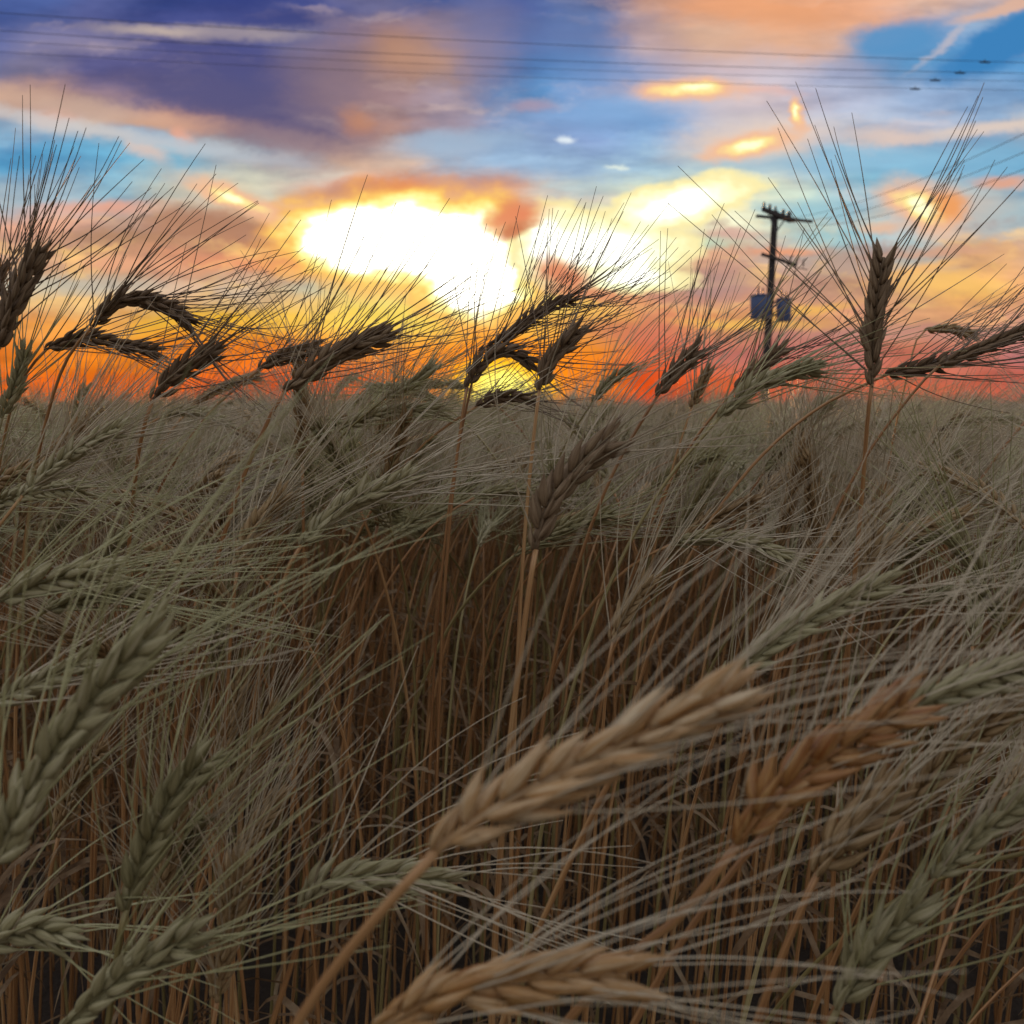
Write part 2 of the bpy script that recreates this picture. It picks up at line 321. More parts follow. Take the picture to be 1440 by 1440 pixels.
# ------------------------------------------------------------------ mesh tools
class MB:
    def __init__(s): s.v = []; s.f = []; s.m = []; s.n = 0; s.a = []
    def add(s, v, f, mi=0, at=None):
        v = np.asarray(v, float).reshape(-1, 3)
        s.a.append(v * 20 if at is None else np.asarray(at, float))
        s.v.append(v); s.f.extend([tuple(i + s.n for i in q) for q in f]); s.m.extend([mi] * len(f)); s.n += len(v)
    def tube(s, pts, rad, k=5, mi=0, cap=True):
        pts = np.asarray(pts, float); n = len(pts)
        rad = np.broadcast_to(np.asarray(rad, float), (n,))
        T = np.gradient(pts, axis=0); T /= np.linalg.norm(T, axis=1, keepdims=True) + 1e-12
        a = np.array([0, 0, 1.0]) if abs(T[0][2]) < 0.9 else np.array([1.0, 0, 0])
        N = np.cross(T[0], a); N /= np.linalg.norm(N)
        ang = np.arange(k) * 2 * math.pi / k; ca, sa = np.cos(ang)[:, None], np.sin(ang)[:, None]
        V = []
        for i in range(n):
            N = N - T[i] * (N @ T[i]); N /= np.linalg.norm(N) + 1e-12
            B = np.cross(T[i], N)
            V.append(pts[i] + rad[i] * (ca * N + sa * B))
        f = [(i * k + j, i * k + (j + 1) % k, (i + 1) * k + (j + 1) % k, (i + 1) * k + j) for i in range(n - 1) for j in range(k)]
        if cap: f += [tuple(range(k - 1, -1, -1)), tuple((n - 1) * k + j for j in range(k))]
        r_ = random.random() * 60
        at = [(math.cos(q), math.sin(q), r_ + i * .12) for i in range(n) for q in ang]
        s.add(np.vstack(V), f, mi, at)
    def box(s, lo, hi, mi=0):
        x0, y0, z0 = lo; x1, y1, z1 = hi
        v = [(x0,y0,z0),(x1,y0,z0),(x1,y1,z0),(x0,y1,z0),(x0,y0,z1),(x1,y0,z1),(x1,y1,z1),(x0,y1,z1)]
        s.add(v, [(0,3,2,1),(4,5,6,7),(0,1,5,4),(1,2,6,5),(2,3,7,6),(3,0,4,7)], mi)
    def mesh(s, name, mats, smooth=True, off=(0, 0, 0)):
        me = bpy.data.meshes.new(name)
        V = np.vstack(s.v) - np.asarray(off, float)
        me.from_pydata(V.tolist(), [], s.f)
        for m in mats: me.materials.append(m)
        me.polygons.foreach_set('material_index', s.m)
        if smooth: me.polygons.foreach_set('use_smooth', [True] * len(s.f))
        ga = me.attributes.new('grain', 'FLOAT_VECTOR', 'POINT'); ga.data.foreach_set('vector', np.vstack(s.a).astype('f').ravel())
        me.update(); return me
def obj(name, me, parent=None, loc=(0, 0, 0), **props):
    o = bpy.data.objects.new(name, me); COL.objects.link(o); o.location = loc
    if parent: o.parent = parent
    for k, v in props.items(): o[k] = v
    return o
def unit(v): v = np.asarray(v, float); return v / (np.linalg.norm(v) + 1e-12)
def spline(P, n):
    """centripetal-ish Catmull-Rom through P, resampled to n evenly spaced points"""
    P = np.asarray(P, float)
    if len(P) == 2: P = np.array([P[0], (P[0] + P[1]) / 2, P[1]])
    Q = np.vstack([2 * P[0] - P[1], P, 2 * P[-1] - P[-2]]); out = []
    for i in range(1, len(Q) - 2):
        a, b, c, d = Q[i - 1], Q[i], Q[i + 1], Q[i + 2]
        for t in np.linspace(0, 1, 16, endpoint=False):
            out.append(0.5 * (2 * b + (c - a) * t + (2 * a - 5 * b + 4 * c - d) * t * t + (3 * b - a - 3 * c + d) * t ** 3))
    out.append(P[-1]); out = np.array(out)
    L = np.r_[0, np.cumsum(np.linalg.norm(np.diff(out, axis=0), axis=1))]
    u = np.linspace(0, L[-1], n)
    return np.stack([np.interp(u, L, out[:, k]) for k in range(3)], 1), L[-1]

HUSK_T = np.array([0, .10, .28, .5, .72, .9, 1.0]); HUSK_R = np.array([.35, .80, 1.0, .88, .54, .24, .09])
def husk(mb, base, d, out, L, r, k=6, mi=0, curve=0.07, lo=False):
    """a pointed husk: plump, keeled on its outer side, its tip drawn inward"""
    T, Rr = (HUSK_T, HUSK_R) if not lo else (HUSK_T[[0, 2, 4, 6]], HUSK_R[[0, 2, 4, 6]])
    d = unit(d); o = unit(out - d * (out @ d)); sde = np.cross(d, o)
    ang = np.arange(k) * 2 * math.pi / k
    V = []
    for t, q in zip(T, Rr):
        c = base + d * L * t + o * (math.sin(t * math.pi) * curve * L * 0.5 - 0.05 * L * t)
        w_ = np.where(np.abs(ang) < 0.1, 1.22, 1.0)
        V.append(c + q * r * (np.cos(ang)[:, None] * o * w_[:, None] + np.sin(ang)[:, None] * sde * 0.92))
    n = len(T)
    f = [(i * k + j, i * k + (j + 1) % k, (i + 1) * k + (j + 1) % k, (i + 1) * k + j) for i in range(n - 1) for j in range(k)]
    f += [tuple(range(k - 1, -1, -1))]
    r_ = random.random() * 60
    mb.add(np.vstack(V), f, mi, [(math.cos(q), math.sin(q), r_ + t * .7) for t in T for q in ang])
    return base + d * L * 0.96 - o * 0.04 * L

def build_ear(path, g, s=1.0, side=None, awn_len=0.10, spread=28, bias=(0, 0, 0), biask=0.6, curl=0.15,
              detail=1, per=3, awn_r=0.00036, skip=0.08, thin=1.0, mbE=None, mbA=None, miE=0, miA=0):
    """ear and beard along PATH: alternate spikelets of three husks and two glumes, an awn on each fertile husk"""
    mbE = mbE or MB(); mbA = mbA or MB()
    pts, L = spline(path, 60)
    n = max(9, int(L / (0.0046 * s)))
    T = np.gradient(pts, axis=0); T /= np.linalg.norm(T, axis=1, keepdims=True)
    if side is None: side = unit(np.cross(T[0], [0, 1, 0.1]))
    bias = np.asarray(bias, float)
    mbE.tube(pts[::4], 0.0011 * s, 4, miE)
    kk = 7 if detail == 2 else (6 if detail == 1 else 4)
    for i in range(n):
        t = (i + 0.3) / n * 0.95; q = t * 59; a = int(q); fr = q - a
        p = pts[a] * (1 - fr) + pts[min(a + 1, 59)] * fr; ax = T[a]
        S = unit(side - ax * (side @ ax)); N = np.cross(ax, S)
        sg = 1 if i % 2 == 0 else -1
        env = min(1.0, 0.62 + 2.2 * t, 0.55 + 2.6 * (1 - t))
        hl = 0.0150 * s * env * g.uniform(.92, 1.08); hr = 0.0020 * s * env * thin * g.uniform(.92, 1.1)
        pb = p + S * sg * 0.0008 * s
        A = R(g.uniform(9, 23))
        if detail:
            for e in (-1, 1):   # glumes
                d = ax * math.cos(A) + S * sg * math.sin(A) * 1.1 + N * e * 0.42
                husk(mbE, pb + N * e * 0.0012 * s, d, S * sg + N * e * 1.2, hl * 0.8, hr * 0.72, kk - 1, miE, lo=detail < 2)
        for e in ((-1, 1, 0) if per >= 3 else (-1, 1)):
            d = ax * math.cos(A) + S * sg * (math.sin(A) * (1.15 if e else .95)) + N * e * 0.30
            d = unit(d) + g.normal(0, .11 if detail == 2 else .07, 3)
            up = 0.0028 * s * (1.2 if e == 0 else 0.35)
            tip = husk(mbE, pb + ax * up + N * e * 0.0017 * s + S * sg * 0.0004 * s, d, S * sg + N * e * 0.7, hl, hr, kk, miE, lo=detail < 1)
            if g.random() < (0.75 if e == 0 else skip): continue
            sp = R(spread) * g.uniform(0.35, 1.2) * (1.25 - .6 * t); ph = g.normal(0, 0.5)
            D0 = unit(ax * math.cos(sp) + (S * sg * math.cos(ph) + N * (e * 0.75 + math.sin(ph))) * math.sin(sp))
            D0 = unit(D0 * 0.7 + unit(d) * 0.5)
            AL = awn_len * g.uniform(0.72, 1.12) * (1.08 - .34 * t)
            m = 9 if detail == 2 else (7 if detail == 1 else 4)
            q0 = tip.copy(); ap = [q0 - unit(d) * 0.001]; dr = D0.copy()
            cv = g.normal(0, curl, 3)
            for j in range(m):
                f_ = (j + 0.5) / m
                dr = unit(D0 + bias * biask * f_ + cv * f_ + ax * 0.18 * f_)
                q0 = q0 + dr * AL / m; ap.append(q0)
            mbA.tube(ap, np.linspace(awn_r, awn_r * 0.42, m + 1), 3, miA, cap=False)
    return mbE, mbA

def leaf_mesh(mb, p, out, g, L=0.22, wd=0.0075, mi=0, droop=1.0, n=10):
    out = unit(out); q = np.array(p, float); d = unit(out * 0.5 + np.array([0, 0, 1.0])); V = []; f = []
    tw = g.uniform(-0.9, 0.9)
    for i in range(n + 1):
        t = i / n
        sd_ = np.cross(d, [0, 0, 1.0]); sd_ = unit(sd_) if np.linalg.norm(sd_) > 1e-3 else np.array([1.0, 0, 0])
        nr = np.cross(sd_, d); a = tw * t * 2.2; s2 = sd_ * math.cos(a) + nr * math.sin(a); n2 = np.cross(s2, d)
        ww = wd * (0.55 + 0.6 * t if t < 0.4 else 0.8 * (1 - t) / 0.6 + 0.01)
        V += [q - s2 * ww / 2 + n2 * ww * 0.14, q - n2 * ww * 0.05, q + s2 * ww / 2 + n2 * ww * 0.14]
        d = unit(d + (out * 0.12 + np.array([0, 0, -0.34 * droop])) * (1.0 if t > 0.2 else 0.4) * 10 / n + g.normal(0, 0.04, 3)); q = q + d * L / n
    for i in range(n):
        for j in range(2): f.append((i * 3 + j, i * 3 + j + 1, i * 3 + 4 + j, i * 3 + 3 + j))
    mb.add(V, f, mi)

def stalk_tube(mb, pts, r0=0.0012, r1=0.0019, k=6, mi=0):
    """hollow straw from the ear down to the soil, with swollen joints"""
    n = len(pts); u = np.linspace(0, 1, n); rad = r0 + (r1 - r0) * np.minimum(1, u * 1.6)
    for c in (0.42, 0.68, 0.88): rad = rad + 0.0007 * np.exp(-((u - c) / 0.012) ** 2)
    mb.tube(pts, rad, k, mi)

# ------------------------------------------------------------------ ground
gm = simple('dark_soil', (0.045, 0.032, 0.022), 0.95, scale=30, var=0.5)
t = NT(gm.node_tree); b = t.new('ShaderNodeBump'); _, f = t.noise(t.new('ShaderNodeTexCoord').outputs['Object'], 40.0, 6.0)
t.l.new(f, b.inputs['Height']); b.inputs['Distance'].default_value = 0.02; t.l.new(b.outputs[0], t.n['Principled BSDF'].inputs['Normal'])
mb = MB(); S = 5000; mb.add([(-S, -S, 0), (S, -S, 0), (S, S, 0), (-S, S, 0)], [(0, 1, 2, 3)])
obj('ground', mb.mesh('ground', [gm], False), kind='structure', label='dark soil under the wheat')

# ------------------------------------------------------------------ utility pole
POLE_D = 46.0
top = P3(1090, 300, POLE_D); X0, Y0 = top[0], top[1] ; HT = top[2]
px1 = POLE_D / F      # metres per photo pixel at the pole
m_wood = simple('creosoted_wood', (0.035, 0.03, 0.032), 0.85, scale=3); m_steel = simple('galvanised_steel', (0.10, 0.11, 0.13), 0.6, 0.5)
m_tank = simple('transformer_blue_grey', (0.07, 0.11, 0.24), 0.5, 0.1, scale=4, var=0.15); m_porc = simple('brown_porcelain', (0.05, 0.03, 0.025), 0.3)
m_wire = simple('aluminium_wire', (0.05, 0.05, 0.06), 0.6, 0.4)
m_wire2 = simple('weathered_cable', (0.03, 0.035, 0.05), 0.7, 0.2)
pole = obj('utility_pole', None, loc=(X0, Y0, 0), label='dark wooden utility pole with two crossarms and a pair of transformers', category='utility pole')
lean = (1080 - 1090) * px1     # a slight lean: the foot stands left of the head
mb = MB(); zs = np.linspace(-0.02, HT + 0.1, 14)
mb.tube([(lean * (1 - z / HT), 0, z) for z in zs], np.linspace(0.21, 0.145, 14), 14); obj('post', mb.mesh('post', [m_wood]), pole)
def arm(p0, p1, hw, hh, name, mat=m_wood):
    p0, p1 = np.array(p0), np.array(p1); d = unit(p1 - p0); s_ = unit(np.cross(d, [0, 0, 1])); u_ = np.cross(s_, d)
    V = [p + a * s_ * hw + c * u_ * hh for p in (p0, p1) for a, c in ((-1, -1), (1, -1), (1, 1), (-1, 1))]
    m_ = MB(); m_.add(V, [(0, 1, 2, 3), (7, 6, 5, 4), (0, 4, 5, 1), (1, 5, 6, 2), (2, 6, 7, 3), (3, 7, 4, 0)])
    return obj(name, m_.mesh(name, [mat], False), pole)
def insulator(parent, x, y, z, h=0.26, r=0.075, name='insulator'):
    m_ = MB(); n_ = 13; z_ = np.linspace(0, h, n_)
    m_.tube([(x, y, z + q) for q in z_], [0.03] + [r * (1.0 if i % 2 else 0.55) * (1 - 0.25 * i / n_) for i in range(1, n_)], 10)
    return obj(name, m_.mesh(name, [m_porc]), parent)
zt = HT - 0.12
# the arms run away from the camera to the right, so they are seen foreshortened
adir = unit([0.62, 0.78, 0]); 
a1 = arm(adir * -1.45 + [0, -.2, zt + .05], adir * 1.65 + [0, -.2, zt - .02], .07, .09, 'crossarm')
a1b = arm(adir * -1.45 + [.25, .10, zt + .05], adir * 1.65 + [.25, .10, zt + .05], .07, .09, 'crossarm')
for q in (-1.35, -.75, .75, 1.35, 1.6): insulator(a1, adir[0] * q, adir[1] * q - .2, zt + .14, .24)
for q in (-1.1, -.5, .45, 1.1): insulator(a1b, adir[0] * q + .25, adir[1] * q + .1, zt + .14, .24)
arm(adir * -.8 + [0, -.22, zt - .1], np.array([0, -.22, zt - .8]), .025, .025, 'brace', m_steel)
arm(adir * .9 + [0, -.22, zt - .1], np.array([0, -.22, zt - .8]), .025, .025, 'brace', m_steel)
arm([-.9, -.1, zt - .02], [1.9, .5, zt - .16], .06, .06, 'crossarm')
zl = HT - 62 * px1
a2 = arm([-.65, -.24, zl + .16], [.98, -.24, zl - .34], .05, .07, 'crossarm')
for q, zz in ((.72, zl - .26), (1.0, zl - .36), (1.32, zl - .42)):
    m_ = MB(); m_.tube([(q, -.24, zz), (q, -.24, zz + .28), (q + .12, -.24, zz + .36)], .035, 8); m_.tube([(q - .16, -.24, zz - .06), (q + .2, -.24, zz - .14)], .022, 6)
    obj('fuse_cutout', m_.mesh('fuse_cutout', [m_porc]), a2)
zb = HT - 150 * px1
for cx, wd, hh, cz in ((-.60, .96, 1.04, zb + .12), (.50, .70, 1.0, zb + .0)):
    m_ = MB(); k_ = 20; n_ = 5
    m_.tube([(cx, -.1, cz + q) for q in (0, .05, hh - .06, hh)], [wd / 2 - .03, wd / 2, wd / 2, wd / 2 - .03], 20)
    for a_ in range(8):
        an = a_ * math.pi / 4 + .2
        m_.box((cx + math.cos(an) * wd / 2 - .012, -.1 + math.sin(an) * wd / 2 - .012, cz + .1), (cx + math.cos(an) * wd / 2 + .012, -.1 + math.sin(an) * wd / 2 + .012, cz + hh - .14))
    tk = obj('transformer', m_.mesh('transformer', [m_tank]), pole)
    m_ = MB(); m_.tube([(cx, -.1, cz + hh + .003), (cx, -.1, cz + hh + .05), (cx, -.1, cz + hh + .09)], [wd / 2 + .03, wd / 2 + .03, wd / 3], 20); obj('lid', m_.mesh('lid', [m_tank]), tk)
    insulator(tk, cx - .12, -.1, cz + hh + .09, .42, .06, 'bushing'); insulator(tk, cx + .1, -.1, cz + hh + .09, .3, .05, 'bushing')
m_ = MB(); m_.box((-.9, -.03, zb + .25), (.75, .03, zb + .35)); m_.box((-.9, -.03, zb + .85), (.75, .03, zb + .95)); obj('bracket', m_.mesh('bracket', [m_steel], False), pole)

# ------------------------------------------------------------------ overhead wires
def wire(p0, p1, p2, ext, r, label, group, name='power_cable', n=48, dampers=()):
    """a hanging wire: the quadratic through three points, carried on beyond them"""
    p0, p1, p2 = map(np.array, (p0, p1, p2)); ts = np.linspace(-ext[0], 1 + ext[1], n)
    q = lambda t_: p0 * (2 * t_ * t_ - 3 * t_ + 1) + p1 * (4 * t_ - 4 * t_ * t_) + p2 * (2 * t_ * t_ - t_)
    m_ = MB(); m_.tube([q(t_) for t_ in ts], r, 6)
    o = obj(name, m_.mesh(name, [m_wire2]), label=label, category='power cable', group=group)
    for t_ in dampers:
        m_ = MB(); c_ = q(t_) - [0, 0, .04]; dd = unit(q(t_ + .01) - q(t_))
        m_.tube([c_ - dd * .28, c_ - dd * .22, c_ - dd * .2, c_ + dd * .2, c_ + dd * .22, c_ + dd * .28], [.015, .035, .04, .04, .035, .015], 8)
        m_.tube([c_, c_ + [0, 0, .12]], .03, 6)
        obj('vibration_damper', m_.mesh('vibration_damper', [m_wire2]), o)
    return o
G1 = 'cables of the line crossing the top of the sky'
for k, (a, b_, c, dp, lb) in enumerate([
    (18, 60, 88, 1385 / 1440, 'highest of the four thin cables crossing the sky from side to side'),
    (43, 83, 103, 1350 / 1440, 'second cable from the top crossing the sky from side to side'),
    (57, 95, 114, 1315 / 1440, 'third cable from the top crossing the sky from side to side'),
    (73, 108, 127, 1287 / 1440, 'lowest of the four thin cables crossing the sky from side to side')]):
    D = 44 + k * 1.3
    wire(P3(0, a, D - 3), P3(720, b_, D), P3(1440, c, D + 3), (.7, .7), 0.012 if k in (0, 1) else .009, lb, G1, dampers=(dp,))
G2 = 'wires running from the utility pole towards the right'
for k, (ya, yb) in enumerate([(306, 186), (310, 212), (316, 236)]):
    a = P3(1100 + k * 12, ya + 2, POLE_D); c = P3(1445, yb, 22.0); m_ = (a + c) / 2 - np.array([0, 0, .35])
    wire(a, m_, c, (0, 1.2), 0.008, ['uppermost', 'middle', 'lowest'][k] + ' of the three faint wires rising right from the utility pole', G2)

# ------------------------------------------------------------------ wheat: hero plants traced in place
# pts: the ear from its base to its tip (photo x, photo y, metres ahead); stalk: where its straw shows
H = []
def hero(label, pts, stalk=(), s=None, aw=.105, sp=28, bias=(0, 0, 0), bk=.6, kind='ripe', foot=None, leaf=0, thin=1.0, curl=.15, ar=.00045, roll=0.0, nleaf=0):
    H.append(dict(label=label, pts=pts, stalk=stalk, s=s, aw=aw, sp=sp, bias=bias, bk=bk, kind=kind, foot=foot, thin=thin, curl=curl, ar=ar, roll=roll, leaf=nleaf))
# against the sky
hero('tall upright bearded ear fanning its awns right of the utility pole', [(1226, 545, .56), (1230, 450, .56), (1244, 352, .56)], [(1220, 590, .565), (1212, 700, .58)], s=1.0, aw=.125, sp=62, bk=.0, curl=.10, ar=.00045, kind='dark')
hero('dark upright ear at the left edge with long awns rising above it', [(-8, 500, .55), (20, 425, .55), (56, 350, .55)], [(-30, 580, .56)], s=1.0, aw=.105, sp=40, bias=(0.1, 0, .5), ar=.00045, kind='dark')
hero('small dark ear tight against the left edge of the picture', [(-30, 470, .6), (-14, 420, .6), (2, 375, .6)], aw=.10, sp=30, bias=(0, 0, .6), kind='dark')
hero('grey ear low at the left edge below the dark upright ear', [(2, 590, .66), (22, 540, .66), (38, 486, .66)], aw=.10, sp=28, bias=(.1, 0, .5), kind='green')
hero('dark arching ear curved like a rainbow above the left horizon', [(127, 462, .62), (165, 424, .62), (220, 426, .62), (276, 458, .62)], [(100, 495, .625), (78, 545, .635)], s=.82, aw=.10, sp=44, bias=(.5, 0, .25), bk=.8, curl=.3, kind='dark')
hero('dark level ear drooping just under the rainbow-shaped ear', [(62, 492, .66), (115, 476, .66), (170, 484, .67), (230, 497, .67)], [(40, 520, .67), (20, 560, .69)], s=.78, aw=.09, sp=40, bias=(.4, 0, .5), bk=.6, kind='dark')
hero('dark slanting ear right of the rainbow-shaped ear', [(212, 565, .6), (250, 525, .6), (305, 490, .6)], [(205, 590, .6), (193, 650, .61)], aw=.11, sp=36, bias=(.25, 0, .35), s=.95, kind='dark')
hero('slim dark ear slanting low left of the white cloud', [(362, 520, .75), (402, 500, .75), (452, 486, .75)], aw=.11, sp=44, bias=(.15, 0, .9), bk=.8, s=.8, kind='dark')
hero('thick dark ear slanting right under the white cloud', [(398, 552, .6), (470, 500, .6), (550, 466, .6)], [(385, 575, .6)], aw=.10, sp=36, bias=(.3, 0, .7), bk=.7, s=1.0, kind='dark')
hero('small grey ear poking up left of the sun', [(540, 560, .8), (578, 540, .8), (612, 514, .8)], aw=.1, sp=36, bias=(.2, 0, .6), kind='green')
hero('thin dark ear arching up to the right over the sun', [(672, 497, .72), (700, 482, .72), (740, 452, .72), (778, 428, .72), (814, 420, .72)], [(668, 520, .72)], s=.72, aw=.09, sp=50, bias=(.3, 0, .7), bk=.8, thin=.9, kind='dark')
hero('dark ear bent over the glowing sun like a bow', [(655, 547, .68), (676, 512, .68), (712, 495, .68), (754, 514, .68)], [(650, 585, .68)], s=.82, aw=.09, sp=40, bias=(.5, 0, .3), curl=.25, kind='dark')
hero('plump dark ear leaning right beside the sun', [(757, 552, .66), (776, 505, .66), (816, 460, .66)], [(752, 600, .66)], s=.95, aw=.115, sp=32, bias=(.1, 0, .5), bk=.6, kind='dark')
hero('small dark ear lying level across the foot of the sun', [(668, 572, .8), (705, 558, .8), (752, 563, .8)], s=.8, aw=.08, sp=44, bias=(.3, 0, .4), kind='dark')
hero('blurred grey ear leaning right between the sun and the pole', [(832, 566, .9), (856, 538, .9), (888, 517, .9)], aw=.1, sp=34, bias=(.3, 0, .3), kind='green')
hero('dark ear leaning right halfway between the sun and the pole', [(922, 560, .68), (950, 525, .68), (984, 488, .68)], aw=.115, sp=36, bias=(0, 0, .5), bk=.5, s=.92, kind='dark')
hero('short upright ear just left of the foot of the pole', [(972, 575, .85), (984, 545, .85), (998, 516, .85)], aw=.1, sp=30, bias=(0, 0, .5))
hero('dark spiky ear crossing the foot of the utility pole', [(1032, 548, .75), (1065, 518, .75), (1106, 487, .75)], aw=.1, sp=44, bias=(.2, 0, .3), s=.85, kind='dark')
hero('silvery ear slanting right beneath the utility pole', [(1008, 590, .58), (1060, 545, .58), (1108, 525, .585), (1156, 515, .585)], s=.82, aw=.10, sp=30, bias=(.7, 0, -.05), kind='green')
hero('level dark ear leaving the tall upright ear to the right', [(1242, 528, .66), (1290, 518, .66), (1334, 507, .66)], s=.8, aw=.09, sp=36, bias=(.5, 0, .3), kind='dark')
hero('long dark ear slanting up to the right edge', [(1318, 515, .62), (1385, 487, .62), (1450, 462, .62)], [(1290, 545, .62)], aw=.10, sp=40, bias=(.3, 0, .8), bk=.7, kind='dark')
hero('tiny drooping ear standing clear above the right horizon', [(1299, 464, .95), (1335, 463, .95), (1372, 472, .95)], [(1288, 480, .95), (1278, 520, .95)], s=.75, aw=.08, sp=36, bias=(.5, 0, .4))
# upper field
hero('large brown ear with fat husks leaning right at the centre of the field', [(752, 778, .50), (772, 710, .50), (820, 650, .50), (866, 612, .50)], [(744, 830, .50), (722, 1000, .51)], s=1.18, aw=.12, sp=40, bias=(.8, 0, -.35), bk=.7, kind='brown')
hero('grey ear slanting right at the middle of the field left of the brown ear', [(420, 770, .55), (480, 715, .55), (545, 685, .55), (590, 668, .55)], [(405, 800, .55), (380, 880, .56)], s=.95, aw=.12, sp=26, bias=(.5, 0, 0), kind='pale')
hero('brown ear standing steeply in the left half of the field', [(332, 805, .55), (352, 750, .55), (402, 690, .55)], [(328, 850, .55), (318, 1000, .56)], aw=.11, sp=30, bias=(.5, 0, .1))
hero('silver-grey ear slanting right in the upper left of the field', [(28, 700, .56), (92, 645, .56), (172, 598, .56)], aw=.12, sp=26, bias=(.4, 0, .2), kind='pale')
hero('olive ear lying level near the left edge above the bluish ear', [(-10, 850, .46), (60, 818, .46), (165, 800, .46)], s=1.0, aw=.13, sp=26, bias=(.7, 0, .1), kind='green')
hero('second olive ear lying just below the level ear at the left', [(60, 860, .5), (130, 838, .5), (210, 838, .5)], s=.85, aw=.11, sp=24, bias=(.7, 0, 0), kind='green')
hero('bluish pale ear pointing right close to the left edge', [(-20, 995, .42), (50, 962, .42), (130, 925, .42)], s=.85, aw=.12, sp=18, bias=(.3, 0, .2), kind='pale', thin=.8)
# lower left
hero('large grey-green ear rising right in the left foreground', [(-14, 1235, .33), (45, 1110, .33), (140, 975, .33), (232, 872, .335)], [(-40, 1330, .33)], s=1.15, aw=.13, sp=30, bias=(.5, 0, -.1), bk=.7, kind='green')
hero('olive ear standing steeply in the lower left with awns sweeping right', [(176, 1285, .40), (205, 1200, .40), (245, 1120, .40), (296, 1062, .40)], [(170, 1310, .40), (150, 1460, .41)], s=1.15, aw=.135, sp=32, bias=(.7, 0, .1), bk=.7, kind='green')
hero('pale green ear leaning right at the bottom left', [(84, 1452, .38), (150, 1392, .38), (215, 1345, .38), (288, 1308, .38)], s=1.05, aw=.12, sp=28, bias=(.6, 0, -.2), kind='green')
hero('short drooping ear at the lower left edge with a pale tip', [(-30, 1335, .42), (30, 1308, .42), (92, 1318, .42)], s=1.0, aw=.09, sp=34, bias=(.4, 0, -.5), kind='green')
hero('level curled ear arching right beneath the big golden ear', [(424, 1282, .44), (450, 1244, .44), (520, 1232, .44), (590, 1236, .44), (640, 1240, .44)], [(418, 1330, .44), (380, 1450, .445)], s=1.05, aw=.11, sp=34, bias=(.6, 0, -.3), bk=.7, kind='pale', curl=.3)
# lower right
hero('big golden ear stretched right across the foreground, nearest of all', [(604, 1205, .235), (700, 1135, .235), (850, 1060, .24), (1050, 968, .25)], [(560, 1255, .235), (480, 1350, .24), (415, 1445, .245)], s=1.12, aw=.115, sp=24, bias=(.5, 0, .1), kind='amber', thin=.86, ar=.00033, curl=.32)
hero('golden ear slanting right below the big golden ear', [(1032, 1195, .30), (1090, 1120, .30), (1180, 1052, .305), (1290, 980, .31)], [(1020, 1210, .30), (955, 1290, .305), (880, 1350, .31)], s=1.2, thin=.85, aw=.115, sp=28, bias=(.6, 0, .15), kind='amber', ar=.00033, curl=.32)
hero('brownish ear with round husks near the right foreground', [(1145, 1235, .38), (1192, 1172, .38), (1250, 1112, .385)], [(1135, 1260, .38)], s=1.2, aw=.12, sp=24, bias=(.6, 0, .1), kind='ripe')
hero('golden ear lying along the bottom edge with awns trailing right', [(520, 1455, .26), (620, 1402, .26), (750, 1375, .265), (900, 1372, .27)], s=1.1, thin=.88, aw=.115, sp=24, bias=(.8, 0, 0), kind='amber', ar=.00033, curl=.32)
hero('long pale ear slanting right above the golden ears', [(1010, 965, .42), (1105, 892, .42), (1180, 850, .425), (1265, 812, .43)], [(960, 1000, .42), (880, 1060, .42), (760, 1300, .43)], s=.95, aw=.115, sp=22, bias=(.4, 0, .1), kind='pale', thin=.8, ar=.00033, curl=.32)
hero('pale ear running out to the right edge above the grey ears', [(1230, 1035, .33), (1310, 985, .33), (1400, 950, .335), (1470, 935, .34)], s=.95, aw=.115, sp=26, bias=(.7, 0, 0), kind='pale', thin=.85, ar=.00033, curl=.32)
hero('greyish bearded ear with bristling awns at the lower right edge', [(1310, 1240, .38), (1370, 1180, .38), (1450, 1115, .38)], aw=.12, sp=34, bias=(.3, 0, .1), kind='pale')
hero('dull olive ear in the bottom right corner below the bristling ear', [(1175, 1425, .38), (1225, 1340, .38), (1300, 1262, .38)], aw=.12, sp=32, bias=(.5, 0, .1), kind='green', s=1.1)
hero('brown ear standing between the brown centre ear and the long pale ear', [(860, 905, .56), (880, 860, .56), (915, 812, .56)], [(855, 940, .56), (845, 1060, .57)], aw=.10, sp=32, bias=(.3, 0, .1))
MATS = dict(dark=(M_EARD, M_AWND, M_STK), brown=(M_EARD, M_AWN, M_STK), ripe=(M_EAR, M_AWN, M_STK), green=(M_EARG, M_AWNG, M_STKG), amber=(M_EARO, M_AWN, M_STK), pale=(M_EARG, M_AWN, M_STK))

